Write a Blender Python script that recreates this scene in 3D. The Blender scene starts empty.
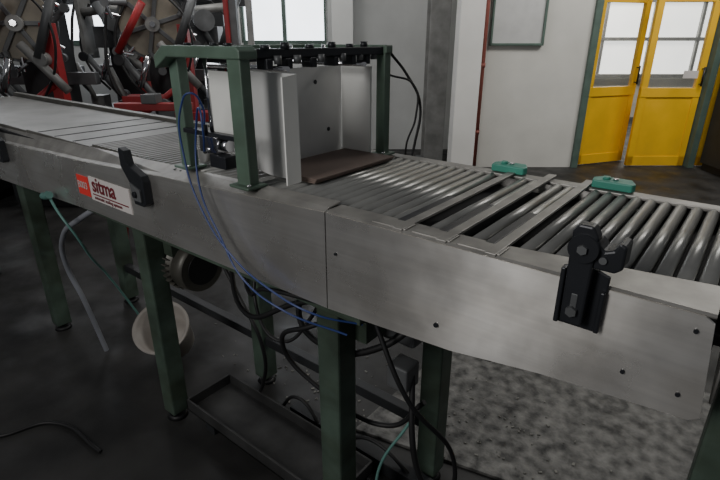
import bpy, bmesh, math, random
from mathutils import Vector, Matrix
random.seed(4)
SC=bpy.context.scene
# ---------------------------------------------------------------- materials
def mat(name,col,rough=.6,metal=0,var=.15,scale=8,stretch=(1,1,1),bump=0,emit=0,spec=.5,col2=None,alpha=1,trans=0,detail=5,rvar=None,aniso=0,grime=0):
    m=bpy.data.materials.new(name); m.use_nodes=True; nt=m.node_tree; b=nt.nodes["Principled BSDF"]
    tc=nt.nodes.new("ShaderNodeTexCoord"); mp=nt.nodes.new("ShaderNodeMapping"); mp.inputs["Scale"].default_value=stretch
    n=nt.nodes.new("ShaderNodeTexNoise"); n.inputs["Scale"].default_value=scale; n.inputs["Detail"].default_value=detail
    nt.links.new(tc.outputs["Object"],mp.inputs[0]); nt.links.new(mp.outputs[0],n.inputs["Vector"])
    r=nt.nodes.new("ShaderNodeValToRGB"); r.color_ramp.elements[0].position=.3; r.color_ramp.elements[1].position=.7
    c2=col2 or tuple(max(0,c*(1-2*var)) for c in col)
    r.color_ramp.elements[0].color=(*c2,1); r.color_ramp.elements[1].color=(*col,1)
    nt.links.new(n.outputs["Fac"],r.inputs[0]); out=r.outputs[0]
    if grime:
        n3=nt.nodes.new("ShaderNodeTexNoise"); n3.inputs["Scale"].default_value=6; n3.inputs["Detail"].default_value=9; n3.inputs["Distortion"].default_value=.6
        mp3=nt.nodes.new("ShaderNodeMapping"); mp3.inputs["Scale"].default_value=(.7,1,1.4)
        nt.links.new(tc.outputs["Object"],mp3.inputs[0]); nt.links.new(mp3.outputs[0],n3.inputs["Vector"])
        r3=nt.nodes.new("ShaderNodeValToRGB"); r3.color_ramp.elements[0].position=.35; r3.color_ramp.elements[1].position=.62
        r3.color_ramp.elements[0].color=(.62,.57,.50,1); r3.color_ramp.elements[1].color=(1,1,1,1); nt.links.new(n3.outputs["Fac"],r3.inputs[0])
        mx=nt.nodes.new("ShaderNodeMix"); mx.data_type='RGBA'; mx.blend_type='MULTIPLY'; mx.inputs[0].default_value=grime
        nt.links.new(out,mx.inputs[6]); nt.links.new(r3.outputs[0],mx.inputs[7]); out=mx.outputs[2]
    nt.links.new(out,b.inputs["Base Color"])
    b.inputs["Roughness"].default_value=rough; b.inputs["Metallic"].default_value=metal
    b.inputs["Specular IOR Level"].default_value=spec
    if trans: b.inputs["Transmission Weight"].default_value=trans
    if alpha<1: b.inputs["Alpha"].default_value=alpha
    if emit:
        nt.links.new(r.outputs[0],b.inputs["Emission Color"]); b.inputs["Emission Strength"].default_value=emit
    if bump:
        bp=nt.nodes.new("ShaderNodeBump"); bp.inputs["Strength"].default_value=bump; bp.inputs["Distance"].default_value=.01
        nt.links.new(n.outputs["Fac"],bp.inputs["Height"]); nt.links.new(bp.outputs[0],b.inputs["Normal"])
    if rvar:
        n2=nt.nodes.new("ShaderNodeTexNoise"); n2.inputs["Scale"].default_value=4.5; n2.inputs["Detail"].default_value=6
        mr=nt.nodes.new("ShaderNodeMapRange"); mr.inputs[1].default_value=.35; mr.inputs[2].default_value=.65; mr.inputs[3].default_value=rvar[0]; mr.inputs[4].default_value=rvar[1]
        nt.links.new(tc.outputs["Object"],n2.inputs["Vector"]); nt.links.new(n2.outputs["Fac"],mr.inputs[0]); nt.links.new(mr.outputs[0],b.inputs["Roughness"])
    if aniso:
        b.inputs["Anisotropic"].default_value=aniso; b.inputs["Anisotropic Rotation"].default_value=.25
        tg=nt.nodes.new("ShaderNodeTangent"); tg.direction_type='RADIAL'; tg.axis='Z'; nt.links.new(tg.outputs[0],b.inputs["Tangent"])
    return m
STEEL=mat("brushed_steel",(.90,.88,.85),.34,.88,.06,3,(1,4,30),rvar=(.22,.38),aniso=.78,grime=.3)
STEELD=mat("worn_steel_top",(.42,.405,.38),.46,.6,.2,14)
ROLL=mat("grey_roller",(.34,.34,.325),.33,.6,.15,9)
BED=mat("dark_bed",(.014,.014,.016),.7)
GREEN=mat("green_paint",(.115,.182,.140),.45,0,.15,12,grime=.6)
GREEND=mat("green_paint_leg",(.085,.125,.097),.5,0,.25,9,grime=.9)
BLACK=mat("black_anodized",(.024,.026,.031),.38,.3,.1,20)
RUB=mat("black_rubber",(.010,.010,.011),.55)
WHITE=mat("white_sheet",(.82,.82,.79),.5,0,.05,6)
GSHEET=mat("galvanised_sheet",(.68,.68,.67),.42,.3,.08,6)
BROWN=mat("kraft_board",(.17,.125,.105),.7,0,.12,10)
TEAL=mat("teal_plastic",(.06,.34,.25),.45,0,.1,10)
CHROME=mat("chrome",(.7,.7,.72),.15,1,.03,5)
BLUE=mat("blue_air_tube",(.025,.05,.19),.35,0,.05,5)
GREYH=mat("grey_hose",(.24,.25,.28),.5)
LTEAL=mat("light_green_tube",(.12,.27,.24),.45)
RED=mat("red_paint",(.40,.025,.03),.5,0,.2,8)
REDP=mat("faded_red_pipe_paint",(.30,.09,.07),.6,0,.15,8)
REDL=mat("red_label",(.75,.05,.04),.5,0,.03,5)
LABW=mat("label_white",(.66,.62,.60),.45,0,.05,8)
INK=mat("dark_red_ink",(.20,.02,.03),.6)
MOTOR=mat("motor_grey",(.11,.105,.09),.45,.3,.2,10)
CAST=mat("cast_grey",(.14,.145,.15),.5,.3,.2,8)
CASTL=mat("cast_light_grey",(.30,.30,.29),.5,.3,.2,8)
TRAY=mat("dirty_tray_grey",(.05,.05,.05),.65,.2,.3,9)
TABLE=mat("table_plate_grey",(.16,.155,.14),.5,.3,.2,8)
DISC=mat("disc_beige",(.27,.24,.19),.5,.1,.15,8)
DARK=mat("dark_machine",(.03,.032,.035),.55,.1,.2,6)
YEL=mat("yellow_door_paint",(.85,.49,.02),.4,0,.08,4)
WALL=mat("wall_plaster",(.62,.61,.57),.8,0,.06,3)
WALLB=mat("wall_plaster_cool",(.60,.61,.60),.8,0,.08,2)
WCOL=mat("white_column_paint",(.76,.75,.72),.6,0,.05,3)
DOORG=mat("green_frame_paint",(.10,.15,.125),.5)
PANE=mat("bright_window_pane",(.88,.93,1.0),.4,0,.06,2.5,emit=3.8)
PANE2=mat("annex_window_pane",(.92,.93,.90),.6,0,.06,1.5,emit=1.7)
GLASS=mat("door_glass",(.6,.65,.65),.05,0,.02,3,alpha=.06)
BUCK=mat("dirty_white_plastic",(.36,.33,.30),.5,0,.15,9)
PLATE=mat("floor_steel_plate",(.20,.196,.185),.6,.1,.5,22,bump=.9,col2=(.012,.012,.012),detail=14)
FLOOR=mat("dirty_concrete",(.036,.035,.034),.55,0,.3,3,bump=.15,col2=(.008,.008,.008),detail=10,rvar=(.4,.75))
SCRAP=mat("paper_scraps",(.26,.255,.23),.8,0,.3,20)
# ---------------------------------------------------------------- helpers
class G:
    def __init__(s,name,loc=(0,0,0)):
        s.e=bpy.data.objects.new(name,None); s.e.empty_display_size=.05; s.L=Vector(loc); s.e.location=loc; SC.collection.objects.link(s.e)
    def add(s,name,bm,m,smooth=False,bevel=0):
        me=bpy.data.meshes.new(name); bmesh.ops.recalc_face_normals(bm,faces=bm.faces[:])
        bm.to_mesh(me); bm.free(); me.materials.append(m)
        if smooth:
            for p in me.polygons: p.use_smooth=True
        o=bpy.data.objects.new(name,me); SC.collection.objects.link(o); o.parent=s.e; o.location=-s.L
        if bevel:
            b=o.modifiers.new("b","BEVEL"); b.width=bevel; b.segments=2; b.limit_method='ANGLE'
        return o
    def box(s,name,a,b,m,bevel=.002):
        return s.add(name,bx(bmesh.new(),a,b),m,bevel=bevel)
    def obox(s,name,c,size,rot,m,bevel=.002):
        bm=bmesh.new(); bmesh.ops.create_cube(bm,size=1,matrix=Matrix.Translation(c)@rot.to_4x4()@Matrix.Diagonal((*size,1)))
        return s.add(name,bm,m,bevel=bevel)
    def cyl(s,name,p,q,r,m,r2=None,seg=24,smooth=True):
        bm=cy(bmesh.new(),p,q,r,r2,seg); o=s.add(name,bm,m)
        if smooth:
            for f in o.data.polygons: f.use_smooth=len(f.vertices)==4
        return o
    def tube(s,name,pts,r,m,cyc=False):
        c=bpy.data.curves.new(name,"CURVE"); c.dimensions='3D'; c.bevel_depth=r; c.bevel_resolution=3; c.resolution_u=10; c.use_fill_caps=True
        sp=c.splines.new("BEZIER"); sp.bezier_points.add(len(pts)-1)
        for bp,p in zip(sp.bezier_points,pts): bp.co=p; bp.handle_left_type=bp.handle_right_type='AUTO'
        sp.use_cyclic_u=cyc; c.materials.append(m)
        o=bpy.data.objects.new(name,c); SC.collection.objects.link(o); o.parent=s.e; o.location=-s.L; return o
    def prism(s,name,poly,ax,v0,v1,m,bevel=0):
        bm=bmesh.new(); A=[];B=[]
        for (u,w) in poly:
            for lst,v in ((A,v0),(B,v1)):
                p=[u,w]; p.insert(ax,v); lst.append(bm.verts.new(p))
        bm.faces.new(A); bm.faces.new(B[::-1]); n=len(A)
        for i in range(n): bm.faces.new((A[i],B[i],B[(i+1)%n],A[(i+1)%n]))
        return s.add(name,bm,m,bevel=bevel)
def bx(bm,a,b):
    c=[(a[i]+b[i])/2 for i in range(3)]; d=[abs(b[i]-a[i]) for i in range(3)]
    bmesh.ops.create_cube(bm,size=1,matrix=Matrix.Translation(c)@Matrix.Diagonal((*d,1))); return bm
def cy(bm,p,q,r,r2=None,seg=24):
    p=Vector(p);q=Vector(q);d=q-p; R=d.to_track_quat('Z','Y').to_matrix().to_4x4()
    bmesh.ops.create_cone(bm,cap_ends=True,segments=seg,radius1=r,radius2=r if r2 is None else r2,depth=d.length,matrix=Matrix.Translation((p+q)/2)@R); return bm
ANG=math.radians(38.5)
CA,SA=math.cos(ANG),math.sin(ANG)
def RL(l,f,z): return Vector((CA*l-SA*f, -.703+SA*l+CA*f, z))      # building frame -> world
RZ=Matrix.Rotation(ANG,3,'Z')
def rbox(g,name,l0,l1,f0,f1,z0,z1,m,bevel=.003):
    return g.obox(name,RL((l0+l1)/2,(f0+f1)/2,(z0+z1)/2),(abs(l1-l0),abs(f1-f0),abs(z1-z0)),RZ,m,bevel)
# ---------------------------------------------------------------- room
def shell(name,l0,l1,f0,f1,z0,z1,m):
    bm=bmesh.new(); bmesh.ops.create_cube(bm,size=1,matrix=Matrix.Translation(RL((l0+l1)/2,(f0+f1)/2,(z0+z1)/2))@RZ.to_4x4()@Matrix.Diagonal((abs(l1-l0),abs(f1-f0),abs(z1-z0),1)))
    me=bpy.data.meshes.new(name); bm.to_mesh(me); bm.free(); me.materials.append(m)
    o=bpy.data.objects.new(name,me); SC.collection.objects.link(o); return o
shell("floor",-8,7.5,-3,10.2,-.1,0,FLOOR)
W=G("wall_back",RL(-2,6.8,0))
rbox(W,"below_windows",-8,1.2,6.7,6.85,0,1.30,WALLB,0)
rbox(W,"above_windows",-8,1.2,6.7,6.85,2.9,3.8,WALLB,0)
for i,(a,b) in enumerate([(-8,-5.6),(-1.75,-1.45),(-.42,1.2)]): rbox(W,f"pier_{i}",a,b,6.7,6.85,1.30,2.9,WALLB,0)
W=G("wall_right_bay",RL(4,5.8,0))
rbox(W,"plaster_left",1.3,2.44,5.7,5.85,0,3.8,WALL,0)
rbox(W,"plaster_above",2.44,5.2,5.7,5.85,2.3,3.8,WALL,0)
rbox(W,"plaster_right",5.2,7.5,5.7,5.85,0,3.8,WALL,0)
shell("wall_left",-8,-7.85,1.5,6.7,0,3.8,WALLB)
shell("wall_annex_back",1.3,7.5,9.6,9.75,0,3.8,WALL)
shell("wall_annex_left",1.2,1.35,5.85,9.6,0,3.8,WALL)
def window(name,l0,l1,z0,z1,f,n,pm,fm,bars=1):
    g=G(name,RL((l0+l1)/2,f,z0))
    rbox(g,"pane",l0,l1,f+.04,f+.05,z0,z1,pm,0)
    for i in range(n+1):
        x=l0+(l1-l0)*i/n; rbox(g,f"mullion_{i}",x-.025,x+.025,f-.02,f+.06,z0,z1,fm)
    for j in range(bars+2):
        z=z0+(z1-z0)*j/(bars+1); rbox(g,f"rail_{j}",l0,l1,f-.03,f+.06,z-.03,z+.03,fm)
    return g
window("window_1",-1.45,-.42,1.33,2.87,6.72,2,PANE,DOORG,1)
window("window_2",-5.6,-1.75,1.33,2.87,6.72,6,PANE,DOORG,2)
window("window_3",2.6,6.8,.75,2.6,9.5,5,PANE2,CASTL,2)
g=G("wall_hatch",RL(1.65,5.68,1.33))
rbox(g,"panel",1.38,1.92,5.67,5.69,1.34,2.1,GSHEET,0)
for n,a in {"left":(1.37,1.39,1.32,2.1),"right":(1.91,1.935,1.32,2.1),"bottom":(1.37,1.935,1.315,1.34),"top":(1.37,1.935,2.08,2.11)}.items():
    rbox(g,n,a[0],a[1],5.65,5.70,a[2],a[3],DOORG)
g=G("white_column",RL(1.17,5.6,0)); 
rbox(g,"shaft",1.00,1.25,5.45,5.69,0,3.8,WCOL,.01); rbox(g,"plinth",.98,1.27,5.43,5.69,0,.06,CAST)
g=G("steel_i_beam_column",RL(.85,6,0))
rbox(g,"web",.86,.88,5.9,6.2,0,3.8,CASTL); rbox(g,"flange_front",.76,.98,5.88,5.91,0,3.8,CASTL); rbox(g,"flange_rear",.76,.98,6.19,6.22,0,3.8,CASTL)
rbox(g,"base_plate",.70,1.0,5.85,6.25,0,.02,CAST)
g=G("steel_i_beam_column",RL(-.2,6.3,0))
rbox(g,"web",-.21,-.19,6.2,6.45,0,3.8,CASTL); rbox(g,"flange_front",-.32,-.08,6.18,6.21,0,3.8,WALLB); rbox(g,"flange_rear",-.32,-.08,6.44,6.47,0,3.8,CASTL)
g=G("red_wall_pipe",RL(1.33,5.6,0))
g.cyl("pipe",RL(1.30,5.62,0),RL(1.30,5.62,3.6),.025,REDP)
for z in (.4,1.1,2.8): g.cyl(f"collar_{z}",RL(1.30,5.62,z),RL(1.30,5.62,z+.04),.032,REDP)
def leaf(name,l0,l1,f,zt=2.2,split=.83,opening=0):
    g=G(name,RL(l0,f,0))
    rbox(g,"lower_panel",l0+.05,l1-.05,f-.01,f+.02,.08,split,YEL)
    rbox(g,"bottom_rail",l0,l1,f-.02,f+.03,.01,.12,YEL); rbox(g,"mid_rail",l0,l1,f-.025,f+.03,split-.05,split+.05,YEL)
    rbox(g,"stile_left",l0,l0+.07,f-.02,f+.03,.01,zt,YEL); rbox(g,"stile_right",l1-.07,l1,f-.02,f+.03,.01,zt,YEL)
    rbox(g,"top_rail",l0,l1,f-.02,f+.03,zt-.08,zt,YEL); rbox(g,"glass",l0+.05,l1-.05,f,f+.006,split+.04,zt-.07,GLASS,0)
    rbox(g,"glazing_bar",l0+.05,l1-.05,f-.015,f+.02,1.74,1.77,YEL)
    g.cyl("handle_bar",RL(l1-.04,f-.06,.9),RL(l1-.04,f-.06,1.1),.01,BLACK)
    for i,z in enumerate((.92,1.08)): g.cyl(f"handle_mount_{i}",RL(l1-.04,f-.06,z),RL(l1-.04,f-.02,z),.007,BLACK)
    g.e.rotation_euler=(0,0,opening); return g
leaf("door_1",2.52,3.21,5.78,opening=math.radians(20)); d=leaf("door_2",3.10,3.76,5.75)
rbox(d,"notice_sticker",3.53,3.69,5.735,5.738,.98,1.06,LABW,0)
leaf("door_3",3.90,4.6,5.75)
g=G("trim_1",RL(3,5.7,0))
for n,l in (("jamb_left",2.47),("jamb_mid",3.81),("jamb_right",4.66)): rbox(g,n,l-.035,l+.035,5.66,5.86,0,2.3,DOORG)
rbox(g,"head",2.44,4.7,5.66,5.86,2.22,2.3,DOORG)
g=G("steel_cabinet",RL(4.2,5.4,0))
rbox(g,"carcass",3.86,4.5,5.15,5.6,.08,1.35,DARK); rbox(g,"door_left",3.87,4.17,5.13,5.15,.1,1.33,DARK); rbox(g,"door_right",4.19,4.49,5.13,5.15,.1,1.33,DARK)
rbox(g,"kick_plate",3.88,4.48,5.18,5.58,0,.08,RUB); rbox(g,"top_edge",3.85,4.51,5.12,5.61,1.35,1.37,CAST)
g.cyl("handle",RL(4.15,5.11,.7),RL(4.15,5.11,.85),.008,CHROME)
# ---------------------------------------------------------------- conveyor
C=G("roller_conveyor",(-1.2,.25,0))
XR=.035; XL=-3.8
ltop=[(-.648,1.073),(-1.27,1.045),(-1.75,1.018),(-2.6,.988),(XL,.955)]
lbot=[(XL,.79),(-2.6,.812),(-1.7,.848),(-.648,.853)]
C.prism("side_panel_front_left",[(-.6495,.853),(-.6495,1.073)]+ltop[1:]+lbot[:-1],1,-.002,.002,STEEL)
C.prism("side_panel_front_right",[(-.6465,1.073),(.0,1.073),(.012,1.065),(.026,.925),(.014,.916),(-.19,.897),(-.35,.872),(-.6465,.853)],1,-.002,.002,STEEL)
def strip(name,rows,m,th=.003):
    bm=bmesh.new(); vs=[[bm.verts.new(p) for p in r] for r in rows]
    for i in range(len(rows)-1):
        for j in range(len(rows[0])-1): bm.faces.new((vs[i][j],vs[i+1][j],vs[i+1][j+1],vs[i][j+1]))
    o=C.add(name,bm,m); s=o.modifiers.new("s","SOLIDIFY"); s.thickness=th; s.offset=0; return o
strip("flange_front_left",[[(x,0,z),(x,.012,z+.006),(x,.048,max(z+.01,1.074-(max(0,-.9-x))*.02))] for x,z in ltop],STEELD)
strip("flange_front_right",[[(-.6465,0,1.073),(-.6465,.004,1.0755),(-.6465,.05,1.0755)],[(-.3,0,1.073),(-.3,.004,1.0755),(-.3,.052,1.0755)],[(.012,0,1.073),(.012,.004,1.0755),(.012,.10,1.0755)]],STEELD)
C.box("bed_pan",(XL,.03,1.02),(XR,.53,1.035),BED)
C.box("side_panel_rear",(XL,.535,.87),(XR,.541,1.07),STEEL)
C.box("flange_rear",(-1.22,.505,1.066),(XR,.541,1.074),STEELD)
C.box("end_plate",(XR-.004,.03,.93),(XR,.54,1.06),STEELD)
bars=[-.475,-.385,-.295]
xs=[]
xx=.02
while xx>-1.25:
    if all(abs(xx-b)>.020 for b in bars): xs.append(xx)
    xx-=.0285
bm=bmesh.new()
for xx in xs: cy(bm,(xx,.052+max(0,(xx+.3)*.1),1.062),(xx,.507,1.062),.0115,None,20)
o=C.add("rollers",bm,ROLL)
for f in o.data.polygons: f.use_smooth=len(f.vertices)==4
bm=bmesh.new()
for xx in xs: cy(bm,(xx,.03,1.062),(xx,.53,1.062),.004,None,8)
C.add("roller_axles",bm,CHROME)
for i,b in enumerate(bars):
    C.box(f"cross_bar_{i}",(b-.009,.0,1.074),(b+.011,.56,1.080),STEELD,.001)
    C.box(f"cross_bar_dark_{i}",(b-.028,.02,1.0745),(b-.011,.24,1.0785),BLACK,.001)
    C.box(f"cross_bar_pad_{i}",(b-.06,.005,1.0755),(b+.016,.042,1.0795),STEELD,.001)
bm=bmesh.new(); xx=-1.25
while xx>-1.75:
    bx(bm,(xx-.009,.05,1.045),(xx+.009,.51,1.066)) ; xx-=.026
C.add("slat_bed",bm,TABLE,bevel=.002)
for i,(a,b) in enumerate([(-2.3,-1.765),(-2.95,-2.31),(-3.8,-2.96)]): C.box(f"table_plate_{i}",(a,.045,1.04),(b,.51,1.058-i*.004),TABLE)
for i,x in enumerate([-1.9,-2.05,-2.2]): C.box(f"table_seam_{i}",(x,.05,1.058),(x+.008,.5,1.0595),BED,0)
C.box("rear_rail_left",(XL,.51,1.02),(-1.22,.545,1.072),TABLE)
for i,(x,z) in enumerate([(-.38,.915),(-.075,.955),(-.005,.95),(-.005,1.05),(-.62,.99)]):
    C.cyl(f"bolt_{i}",(x,-.006,z),(x,.0,z),.0045 if i<1 else .003,BLACK,seg=12)
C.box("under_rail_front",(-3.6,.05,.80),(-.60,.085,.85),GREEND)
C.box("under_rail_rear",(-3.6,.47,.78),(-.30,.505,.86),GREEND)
C.box("drive_channel",(-.6,.18,.93),(.02,.26,.99),DARK)
def leg(n,x,y,z1=.83,w=.07):
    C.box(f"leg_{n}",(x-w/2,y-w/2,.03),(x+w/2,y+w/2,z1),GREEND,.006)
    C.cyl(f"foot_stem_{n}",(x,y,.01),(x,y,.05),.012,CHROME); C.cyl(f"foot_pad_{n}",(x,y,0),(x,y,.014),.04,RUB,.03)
for n,(x,y) in enumerate([(-2.6,.09),(-2.6,.46),(-1.56,.09),(-1.45,.46),(-.705,.09),(-.62,.46),(-3.6,.09)]): leg(n,x,y)
leg(7,.075,.12,.93)
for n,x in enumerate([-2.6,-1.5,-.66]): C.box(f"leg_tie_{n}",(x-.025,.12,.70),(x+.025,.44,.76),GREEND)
C.box("low_stringer_rear",(-2.6,.44,.20),(-.62,.475,.24),DARK)
C.box("label_red",(-1.795,-.004,.90),(-1.712,-.002,.968),REDL,0)
C.box("label_white",(-1.705,-.004,.895),(-1.445,-.002,.975),LABW,0)
C.box("label_border",(-1.69,-.0048,.915),(-1.46,-.004,.919),INK,0)
def text(s,x,z,size,m,grp):
    c=bpy.data.curves.new("t","FONT"); c.body=s; c.size=size; c.extrude=.0004
    o=bpy.data.objects.new("label_text",c); SC.collection.objects.link(o); o.parent=grp.e; o.location=Vector((x,-.0055,z))-grp.L; o.rotation_euler=(math.radians(90),0,0); c.materials.append(m); return o
t=text("sitma",-1.685,.928,.072,INK,C); t.data.offset=.0012
text("automatic mailing systems",-1.68,.902,.017,INK,C); text("B003",-1.79,.925,.034,LABW,C)
# ---------------------------------------------------------------- brackets
def bracket(x,z):
    g=G("clamp_bracket",(x,-.01,z))
    g.prism("back_plate",[(x-.036,z-.088),(x+.020,z-.088),(x+.026,z-.08),(x+.028,z+.002),(x+.012,z+.008),(x-.018,z+.008),(x-.036,z+.004)],1,-.008,-.0025,BLACK,.002)
    g.box("side_web_left",(x-.036,-.018,z-.085),(x-.029,-.008,z+.004),BLACK); g.box("side_web_right",(x+.020,-.016,z-.085),(x+.027,-.008,z-.02),BLACK)
    g.prism("arm",[(x-.024,z-.075),(x+.006,z-.075),(x+.008,z+.062),(x+.0,z+.076),(x-.020,z+.076),(x-.026,z+.065)],1,-.030,-.008,BLACK,.003)
    g.box("slot",(x-.013,-.0315,z-.06),(x-.004,-.0295,z-.025),CAST); g.cyl("slot_bolt",(x-.009,-.037,z-.052),(x-.009,-.030,z-.052),.008,CAST,seg=6,smooth=False)
    g.cyl("clamp_boss",(x-.008,-.035,z+.044),(x-.008,-.006,z+.044),.020,BLACK); g.cyl("boss_screw",(x-.008,-.040,z+.044),(x-.008,-.035,z+.044),.007,CAST,seg=6,smooth=False)
    g.prism("hook",[(x+.005,z+.016),(x+.034,z+.016),(x+.043,z+.024),(x+.043,z+.056),(x+.034,z+.060),(x+.028,z+.048),(x+.018,z+.044),(x+.005,z+.056)],1,-.026,.012,BLACK,.003)
    g.cyl("jaw_screw",(x+.018,-.030,z+.032),(x+.018,-.026,z+.032),.005,CAST)
    return g
bracket(-.142,1.092)
def bracket_l(x,z):
    g=G("stop_bracket",(x,-.01,z))
    g.prism("arm",[(x-.05,z+.02),(x-.05,z+.068),(x-.045,z+.075),(x-.02,z+.068),(x-.012,z+.03),(x+.055,z+.005),(x+.06,z-.01),(x+.06,z-.075),(x+.045,z-.085),(x-.005,z-.085),(x-.008,z-.03)],1,-.026,-.0025,BLACK,.002)
    g.prism("rib",[(x-.005,z-.02),(x+.045,z-.035),(x+.045,z-.07),(x+.005,z-.07)],1,-.032,-.026,CAST,.001)
    g.cyl("bolt",(x+.02,-.038,z-.05),(x+.02,-.032,z-.05),.009,BLACK); return g
bracket_l(-1.37,1.035); bracket_l(-2.48,1.0)
for b in (-.475,-.225):
    g=G("teal_stop_block",(b-.02,.55,1.08))
    g.prism("block",[(b-.055,.515),(b+.03,.515),(b+.035,.53),(b+.02,.565),(b-.045,.565),(b-.06,.545)],2,1.0755,1.094,TEAL,.003)
    g.cyl("screw",(b-.01,.54,1.094),(b-.01,.54,1.098),.006,CHROME); g.cyl("pin",(b-.03,.54,1.092),(b-.03,.54,1.10),.008,TEAL)
# ---------------------------------------------------------------- gantry
g=G("overhead_gantry",(-1.03,.24,1.075))
ZT=1.378
def post(n,x,y,w=.04,t=.028,z0=1.08):
    g.box(f"post_{n}",(x-w/2,y-t/2,z0),(x+w/2,y+t/2,ZT-.01),GREEN,.003)
    g.box(f"foot_{n}",(x-w/2-.012,y-.03,1.0765),(x+w/2+.012,y+.03,1.084),GREEN,.003)
    g.cyl(f"foot_bolt_{n}",(x+w/2+.003,y-.020,1.084),(x+w/2+.003,y-.020,1.090),.005,CHROME,seg=6)
post(1,-.905,.018,.045); post(2,-1.175,.045); post(3,-.865,.49,.03); post(4,-1.16,.50,.035)
g.prism("beam_front",[(-1.205,ZT-.05),(-1.205,ZT-.02),(-1.165,ZT+.004),(-.89,ZT+.004),(-.878,ZT-.004),(-.878,ZT-.022),(-1.15,ZT-.022),(-1.165,ZT-.03)],1,.0,.05,GREEN,.003)
g.box("beam_rear",(-1.18,.475,ZT-.02),(-.845,.505,ZT+.002),GREEN,.003)
g.box("side_bar_left",(-1.185,.04,ZT-.018),(-1.155,.50,ZT+.002),GREEN)
g.obox("side_rail_right",(-.885,.26,ZT-.012),(.028,.46,.02),Matrix.Rotation(math.radians(-4),3,'Z'),BLACK)
g.box("inner_rail",(-1.05,.06,ZT-.035),(-1.02,.49,ZT-.02),BLACK)
for i,y in enumerate([.08,.14,.22,.30,.37,.43]):
    g.cyl(f"rail_knob_{i}",(-.888,y,ZT-.004),(-.888,y,ZT+.006+.005*(i%2)),.010,BLACK); g.cyl(f"rail_stud_{i}",(-1.035,y,ZT-.03),(-1.035,y,ZT+.002),.006,CHROME)
    g.cyl(f"rail_nut_{i}",(-.87,y+.02,ZT-.034),(-.87,y+.02,ZT-.016),.009,CAST,seg=6)
    g.box(f"rail_clip_{i}",(-.905,y-.012,ZT-.045),(-.87,y+.006,ZT-.022),BLACK)
for i,x in enumerate([-1.1,-1.0,-.95]): g.cyl(f"beam_knob_{i}",(x,.03,ZT+.004),(x,.03,ZT+.010),.009,BLACK)
g.cyl("cross_rod",(-1.17,.12,ZT-.045),(-.86,.12,ZT-.045),.006,CHROME)
g.cyl("cross_rod_rear",(-1.17,.40,ZT-.045),(-.86,.40,ZT-.045),.006,CHROME)
g.prism("guide_front",[(-1.035,1.10),(-1.035,1.325),(-.925,1.325),(-.825,1.325),(-.825,1.082),(-.93,1.082)],1,.108,.112,GSHEET)
g.prism("guide_flange",[(.108,1.082),(.065,1.082),(.065,1.32),(.108,1.325)],0,-.827,-.823,WHITE)
g.box("guide_small",(-1.17,.115,1.13),(-1.06,.119,1.32),WHITE,0)
g.box("guide_side",(-1.0,.13,1.082),(-.996,.46,1.325),GSHEET,0)
g.box("guide_end",(-.99,.455,1.082),(-.885,.462,1.325),WHITE,0)
for i,(y,z) in enumerate([(.24,1.27),(.35,1.285),(.40,1.15)]): g.cyl(f"hole_{i}",(-.996,y,z),(-.9945,y,z),.006,BLACK,seg=12)
g.box("valve_body",(-1.07,.01,1.14),(-1.0,.05,1.18),CHROME); g.box("valve_mount",(-1.15,.02,1.175),(-.93,.04,1.187),BLACK)
g.cyl("valve_knob",(-1.0,.03,1.16),(-.975,.03,1.16),.014,CHROME); g.cyl("valve_stem",(-1.04,.03,1.18),(-1.04,.03,1.37),.005,CHROME)
g.cyl("fitting_1",(-1.055,.02,1.18),(-1.055,.02,1.205),.007,BLACK); g.cyl("fitting_2",(-1.02,.0,1.15),(-1.02,-.012,1.15),.007,CHROME)
g.box("clamp",(-1.02,.0,1.11),(-.96,.035,1.14),BLACK); g.cyl("roller_wheel",(-1.08,.02,1.125),(-1.08,.04,1.125),.018,CASTL)
g.tube("blue_air_tube_1",[(-1.055,.02,1.20),(-1.04,.01,1.25),(-1.05,-.01,1.28),(-1.08,-.02,1.25),(-1.08,-.03,1.13),(-1.01,-.04,1.0),(-.92,-.035,.91),(-.80,-.03,.86),(-.68,-.01,.83),(-.60,.06,.80)],.0025,BLUE)
g.tube("blue_air_tube_2",[(-1.02,-.012,1.15),(-.99,-.03,1.2),(-1.01,-.02,1.25),(-1.04,-.01,1.22),(-1.03,-.03,1.06),(-.96,-.035,.95),(-.89,-.04,.87),(-.76,-.03,.82),(-.62,.03,.78)],.0025,BLUE)
g.tube("black_hose_1",[(-.865,.52,1.36),(-.84,.57,1.30),(-.81,.60,1.22),(-.81,.58,1.10),(-.82,.56,1.02)],.004,RUB)
g.tube("black_hose_2",[(-.865,.52,1.30),(-.82,.58,1.27),(-.81,.58,1.18),(-.82,.55,1.10),(-.82,.56,1.0)],.003,RUB)
g=G("kraft_board_stack",(-.88,.28,1.075))
for i in range(3): g.box(f"sheet_{i}",(-.985+.004*i,.13,1.0765+i*.004),(-.80+.003*i,.45,1.080+i*.004),BROWN,.0005)
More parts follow.
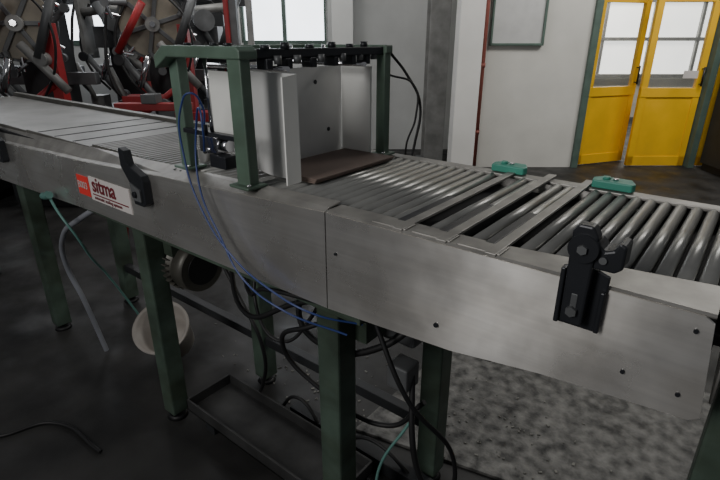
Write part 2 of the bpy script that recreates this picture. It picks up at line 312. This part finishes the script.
# ---------------------------------------------------------------- under machine
g=G("electric_motor",(-1.62,.27,.66))
c=Vector((-1.58,.20,.645))
g.cyl("body",c+Vector((-.13,0,0)),c+Vector((.10,0,0)),.085,MOTOR,seg=40)
bm=bmesh.new()
for i in range(28):
    a=i*math.tau/28; r=Matrix.Rotation(a,4,'X')
    bmesh.ops.create_cube(bm,size=1,matrix=Matrix.Translation(c)@r@Matrix.Translation((-.015,0,.09))@Matrix.Diagonal((.19,.004,.02,1)))
g.add("cooling_fins",bm,MOTOR)
g.cyl("fan_cowl",c+Vector((.10,0,0)),c+Vector((.155,0,0)),.092,MOTOR,.085,seg=40); g.cyl("fan_grill",c+Vector((.155,0,0)),c+Vector((.158,0,0)),.06,RUB)
g.cyl("end_bell",c+Vector((-.17,0,0)),c+Vector((-.13,0,0)),.06,MOTOR,.08); g.box("terminal_box",c+Vector((-.06,-.05,.08)),c+Vector((.04,.05,.14)),MOTOR)
g.box("mount",c+Vector((-.1,-.06,.1)),c+Vector((.08,.06,.18)),GREEND)
g=G("gearbox_drive",(-.6,.3,.7))
g.box("housing",(-.72,.22,.66),(-.56,.38,.80),CAST,.01); g.cyl("output_boss",(-.64,.2,.73),(-.64,.22,.73),.045,CAST); g.cyl("motor",(-.56,.3,.72),(-.38,.3,.72),.05,MOTOR)
g.box("junction_box",(-.60,.16,.57),(-.54,.22,.64),CAST,.005); g.box("hanger",(-.66,.26,.8),(-.6,.34,1.02),GREEND)
g=G("power_cables",(-.7,.2,0))
g.tube("cable_1",[(-.62,.2,.78),(-.80,.10,.70),(-.92,.10,.60),(-.80,.15,.45),(-.62,.2,.40),(-.52,.22,.52)],.007,RUB)
g.tube("cable_2",[(-.55,.2,.62),(-.50,.15,.40),(-.46,.2,.2),(-.55,.3,.05),(-.8,.3,.012),(-1.1,.4,.012)],.008,RUB)
g.tube("cable_3",[(-.60,.1,.80),(-.5,.1,.62),(-.42,.2,.42),(-.45,.25,.15),(-.5,.3,.02)],.006,RUB)
g.tube("cable_4",[(-1.55,.3,.75),(-1.3,.25,.55),(-1.2,.25,.4),(-1.28,.3,.15),(-1.4,.35,.012)],.007,RUB)
g.tube("cable_5",[(-1.2,.3,.8),(-1.15,.2,.6),(-1.05,.2,.5),(-.95,.25,.6),(-.9,.3,.8)],.006,RUB)
g.tube("cable_6",[(-.64,.05,.83),(-.9,.04,.80),(-1.05,.1,.72),(-1.2,.2,.78)],.006,RUB)
g.tube("cable_7",[(-2.5,-.35,.008),(-2.0,-.42,.008),(-1.9,-.25,.008),(-1.6,-.2,.008)],.007,RUB)
g.tube("cable_8",[(-.58,.12,.02),(-.57,.10,.15),(-.60,.13,.3),(-.55,.2,.45)],.004,LTEAL)
g.tube("cable_9",[(-1.4,.3,.74),(-1.1,.12,.62),(-.86,.12,.74),(-.7,.14,.80)],.008,RUB)
g.tube("cable_10",[(-.9,.3,.85),(-.95,.2,.66),(-.8,.14,.62),(-.6,.14,.70),(-.5,.2,.82)],.009,RUB)
g.tube("cable_11",[(-1.25,.35,.015),(-1.15,.36,.12),(-1.0,.37,.015),(-.8,.38,.1),(-.6,.38,.015)],.007,RUB)
g=G("coolant_hoses",(-2.1,.1,0))
g.tube("grey_hose",[(-1.82,.1,.84),(-1.95,.04,.76),(-2.14,.03,.64),(-2.24,.05,.48),(-2.22,.08,.3),(-2.2,.12,.015)],.011,GREYH)
g.tube("green_tube",[(-2.05,-.02,.86),(-1.95,-.03,.80),(-1.90,-.01,.72),(-1.93,.04,.60),(-1.98,.1,.5),(-2.0,.3,.012)],.005,LTEAL)
g.tube("connector",[(-2.06,-.03,.845),(-2.03,-.03,.85),(-2.0,-.03,.86)],.014,LTEAL)
g=G("plastic_bucket",(-1.9,.36,.0))
bm=bmesh.new(); prof=[(.0,.0),(.085,.0),(.115,.20),(.123,.205),(.123,.215),(.108,.21),(.08,.012),(0,.012)]
vs=[]
for r,z in prof: vs.append([bm.verts.new(Vector((r*math.cos(a*math.tau/32),r*math.sin(a*math.tau/32),z))) for a in range(32)] if r else [bm.verts.new((0,0,z))])
for i in range(len(vs)-1):
    A,B=vs[i],vs[i+1]
    for k in range(32):
        k2=(k+1)%32
        if len(A)==1: bm.faces.new((A[0],B[k],B[k2]))
        elif len(B)==1: bm.faces.new((A[k],A[k2],B[0]))
        else: bm.faces.new((A[k],A[k2],B[k2],B[k]))
bm.transform(Matrix.Translation((-1.95,.34,.055))@Matrix.Rotation(math.radians(40),4,Vector((.78,.62,0)))); g.add("shell",bm,BUCK,smooth=True)
g=G("floor_steel_plate",(-.2,1,0))
g.prism("plate",[(-.95,.46),(.15,.72),(.15,1.55),(-.95,1.5)],2,.0,.012,PLATE,.002)
g.box("edge_bar",(-1.2,.36,0),(-.2,.41,.05),DARK)
g=G("metal_drip_tray",(-1.1,.25,0))
g.box("pan",(-1.50,.10,.05),(-.75,.31,.058),TRAY); g.box("lip_front",(-1.50,.10,.05),(-.75,.108,.10),TRAY); g.box("lip_rear",(-1.50,.302,.05),(-.75,.31,.10),TRAY)
g.box("lip_left",(-1.50,.10,.05),(-1.492,.31,.10),TRAY); g.box("lip_right",(-.758,.10,.05),(-.75,.31,.10),TRAY)
for i,x in enumerate([-1.4,-.85]): g.box(f"bearer_{i}",(x,.11,0),(x+.05,.30,.05),DARK)
g=G("floor_debris")
bm=bmesh.new()
for i in range(220):
    cx,cyy=random.choice([(-1.2,.5),(-1.2,.7),(-1.5,.6),(-.5,.55),(-.6,.8),(-.3,.8)])
    x=random.gauss(cx,.18); y=random.gauss(cyy,.12); s=random.uniform(.003,.014)
    if (-1.52<x<-.70 and y<.33) or y<.05: continue
    z=.012 if x>-.97 and y>.45 else 0
    bmesh.ops.create_cube(bm,size=1,matrix=Matrix.Translation((x,y,z+.0025))@Matrix.Rotation(random.random()*3,4,'Z')@Matrix.Diagonal((s,s*random.uniform(.2,.7),.003,1)))
g.add("scraps",bm,SCRAP)
# ---------------------------------------------------------------- red trestle behind the conveyor
g=G("red_trestle_stand",RL(-1.43,3.55,0))
rbox(g,"top_beam",-1.68,-1.16,3.50,3.58,.93,.98,RED,.005)
for i,(a,b) in enumerate([(-1.62,-1.72),(-1.22,-1.12)]):
    for j,ff in enumerate((3.40,3.68)):
        g.cyl(f"leg_{i}_{j}",RL(a,3.54,.95),RL(b,ff,.0),.018,RED)
g.cyl("cross_brace",RL(-1.67,3.48,.5),RL(-1.17,3.48,.5),.014,RED); g.cyl("diagonal_brace",RL(-1.62,3.53,.92),RL(-1.19,3.50,.62),.014,RED)
rbox(g,"clamp_head",-1.48,-1.38,3.48,3.6,.98,1.04,CAST)
# ---------------------------------------------------------------- feeder machines (left background)
def station(l,f,k,disc=True):
    g=G("rotary_feeder_machine",RL(l,f,0))
    rbox(g,"cabinet",l-.36,l+.36,f,f+.6,.08,.66,DARK); rbox(g,"plinth",l-.33,l+.33,f+.04,f+.56,0,.08,RUB); rbox(g,"table",l-.4,l+.4,f-.08,f+.62,.66,.70,CAST)
    if disc:
        c=RL(l-.05,f+.1,1.50); n=(RL(.35,-1,0)-RL(0,0,0)).normalized()
        R=n.to_track_quat('Z','Y').to_matrix().to_4x4()
        bm=bmesh.new(); cy(bm,c-n*.02,c+n*.02,.27,None,48); g.add("disc",bm,DISC,bevel=.004)
        g.cyl("disc_rim",c-n*.03,c+n*.012,.29,CAST,seg=48); g.cyl("hub",c,c+n*.09,.06,CASTL); g.cyl("hub_nut",c+n*.09,c+n*.12,.025,CHROME,seg=6)
        bm=bmesh.new()
        for i in range(6): 
            m4=Matrix.Translation(c+n*.03)@R@Matrix.Rotation(i*math.tau/6+.3*k,4,'Z')@Matrix.Translation((.14,0,0)); bmesh.ops.create_cube(bm,size=1,matrix=m4@Matrix.Diagonal((.2,.035,.03,1)))
        g.add("spokes",bm,CAST,bevel=.004)
        bm=bmesh.new(); bm2=bmesh.new()
        for i in range(6):
            a=i*math.tau/6+.3*k
            P=lambda aa,rr,h: c+(R.to_3x3()@Vector((math.cos(aa)*rr,math.sin(aa)*rr,h)))
            cy(bm,P(a,.24,.04),P(a+.30,.38,.05),.028,.018,12); cy(bm,P(a+.3,.38,.0),P(a+.3,.38,.09),.035,None,14)
            cy(bm2,P(a+.3,.38,.07),P(a+.62,.30,.09),.014,None,10); cy(bm2,P(a+.5,.25,.05),P(a+.5,.36,.05),.012,None,10)
        g.add("grippers",bm,CAST); g.add("gripper_fingers",bm2,CHROME)
        rbox(g,"red_upright",l+.20,l+.28,f-.04,f+.06,.70,1.50,RED); rbox(g,"red_foot",l+.10,l+.42,f-.08,f+.1,.70,.78,RED)
        g.cyl("red_strut",RL(l+.23,f-.05,1.05),RL(l-.22,f-.05,.74),.026,RED)
        rbox(g,"red_tray",l-.34,l-.02,f-.09,f+.1,.86,.92,RED); g.cyl("red_arm",RL(l-.30,f-.1,1.28),RL(l-.02,f-.14,1.66),.03,RED)
    else:
        rbox(g,"feed_hopper",l-.2,l+.16,f-.02,f+.2,1.30,1.5,CAST); g.cyl("shaft",RL(l-.3,f-.04,1.62),RL(l+.3,f-.04,1.68),.04,CASTL)
        g.cyl("suction_arm",RL(l-.1,f-.08,1.7),RL(l+.12,f-.12,1.32),.045,CAST,.03); g.cyl("cam",RL(l+.05,f-.1,1.55),RL(l+.08,f-.16,1.55),.10,CAST)
        rbox(g,"guide_plate",l-.3,l-.26,f-.1,f+.15,1.2,1.85,CASTL); rbox(g,"red_upright",l+.20,l+.27,f-.04,f+.06,.70,1.30,RED)
    g.cyl("lever_1",RL(l-.3,f-.07,1.25),RL(l+.02,f-.08,.82),.03,CAST); g.cyl("lever_2",RL(l+.05,f-.08,1.35),RL(l+.35,f-.08,1.0),.034,CASTL)
    g.cyl("lever_3",RL(l+.40,f-.08,1.75),RL(l+.18,f-.1,1.25),.035,CAST); g.cyl("lever_4",RL(l-.42,f-.04,1.15),RL(l-.28,f-.06,.80),.024,CASTL)
    g.cyl("air_cylinder",RL(l-.15,f-.1,1.0),RL(l-.05,f-.1,1.25),.028,CHROME); g.cyl("joint",RL(l+.02,f-.1,.85),RL(l+.02,f-.02,.85),.05,CAST)
    g.cyl("joint_2",RL(l+.2,f-.12,1.24),RL(l+.2,f-.02,1.24),.05,CASTL); g.cyl("joint_3",RL(l-.3,f-.12,1.22),RL(l-.3,f-.0,1.22),.045,DARK)
    rbox(g,"block_1",l-.33,l-.2,f-.06,f+.1,.70,.84,CASTL); rbox(g,"block_2",l-.05,l+.1,f-.06,f+.1,.70,.79,CAST)
    rbox(g,"rear_column",l-.2,l+.16,f+.25,f+.45,.70,1.9,DARK); rbox(g,"top_beam",l-.40,l+.40,f+.25,f+.4,1.70,1.98,DARK); rbox(g,"mid_beam",l-.40,l+.40,f+.28,f+.36,1.02,1.12,CAST)
    g.tube("hose_a",[RL(l-.2,f,1.7),RL(l-.32,f-.06,1.4),RL(l-.25,f-.1,1.1),RL(l-.1,f-.08,.9)],.012,RUB)
    g.tube("hose_b",[RL(l+.1,f,1.75),RL(l+.32,f-.1,1.5),RL(l+.3,f-.1,1.2),RL(l+.15,f-.08,.95)],.010,RUB)
    g.tube("hose_c",[RL(l-.38,f+.2,1.85),RL(l-.40,f-.02,1.5),RL(l-.38,f-.1,1.0),RL(l-.3,f-.04,.84)],.014,RUB)
station(-2.66,4.2,0); station(-1.74,4.6,1); station(-3.66,4.2,2); station(-3.3,5.2,1,False); station(-2.45,5.4,0,False); station(-1.6,5.5,0,False)
g=G("machine_guard_post",RL(-1.0,4.6,0))
rbox(g,"post",-1.12,-1.04,4.6,4.68,0,2.3,CAST); rbox(g,"red_strip",-1.135,-1.10,4.56,4.60,.7,2.2,RED); rbox(g,"base",-1.16,-1.0,4.56,4.72,0,.02,CAST)
rbox(g,"side_tube",-.96,-.91,4.6,4.65,0,2.3,CASTL)
# ---------------------------------------------------------------- light
def area(name,loc,target,size,sy,e,col):
    l=bpy.data.lights.new(name,"AREA"); l.shape='RECTANGLE'; l.size=size; l.size_y=sy; l.energy=e; l.color=col
    o=bpy.data.objects.new(name,l); SC.collection.objects.link(o); o.location=loc; o.rotation_euler=(Vector(target)-Vector(loc)).to_track_quat('-Z','Y').to_euler()
area("ceiling_lamp_bay",RL(3.2,3.6,3.6),RL(2.8,5.0,0.6),2.5,1,100,(1,.98,.93))
area("left_wall_fill",RL(-1.2,4.2,3.6),RL(-1.0,6.2,1.0),2.5,.8,50,(1,.98,.95))  # unseen fill light, added to brighten the left back wall
area("left_window_light",RL(-3.5,6.3,2.6),RL(-1,2,.8),3,1.6,75,(.95,.97,1))
area("front_steel_fill",(-1.0,-2.6,2.3),(-.40,.0,1.10),.7,1.4,44,(1,.985,.96))  # unseen light added behind the camera, shaped to highlight the steel side panel
area("annex_lamp",RL(4,8,3),RL(4,9.4,1),2,1,80,(1,.95,.85))
w=bpy.data.worlds.new("w"); SC.world=w; w.use_nodes=True; bgn=w.node_tree.nodes["Background"]; bgn.inputs[0].default_value=(.94,.96,1,1); bgn.inputs[1].default_value=.12
# ---------------------------------------------------------------- camera
cam=bpy.data.cameras.new("cam"); co=bpy.data.objects.new("camera",cam); SC.collection.objects.link(co)
cam.lens=25; cam.sensor_width=36; cam.clip_start=.02
co.location=(0,-.703,1.4); co.rotation_euler=(math.radians(67.9),0,ANG); SC.camera=co
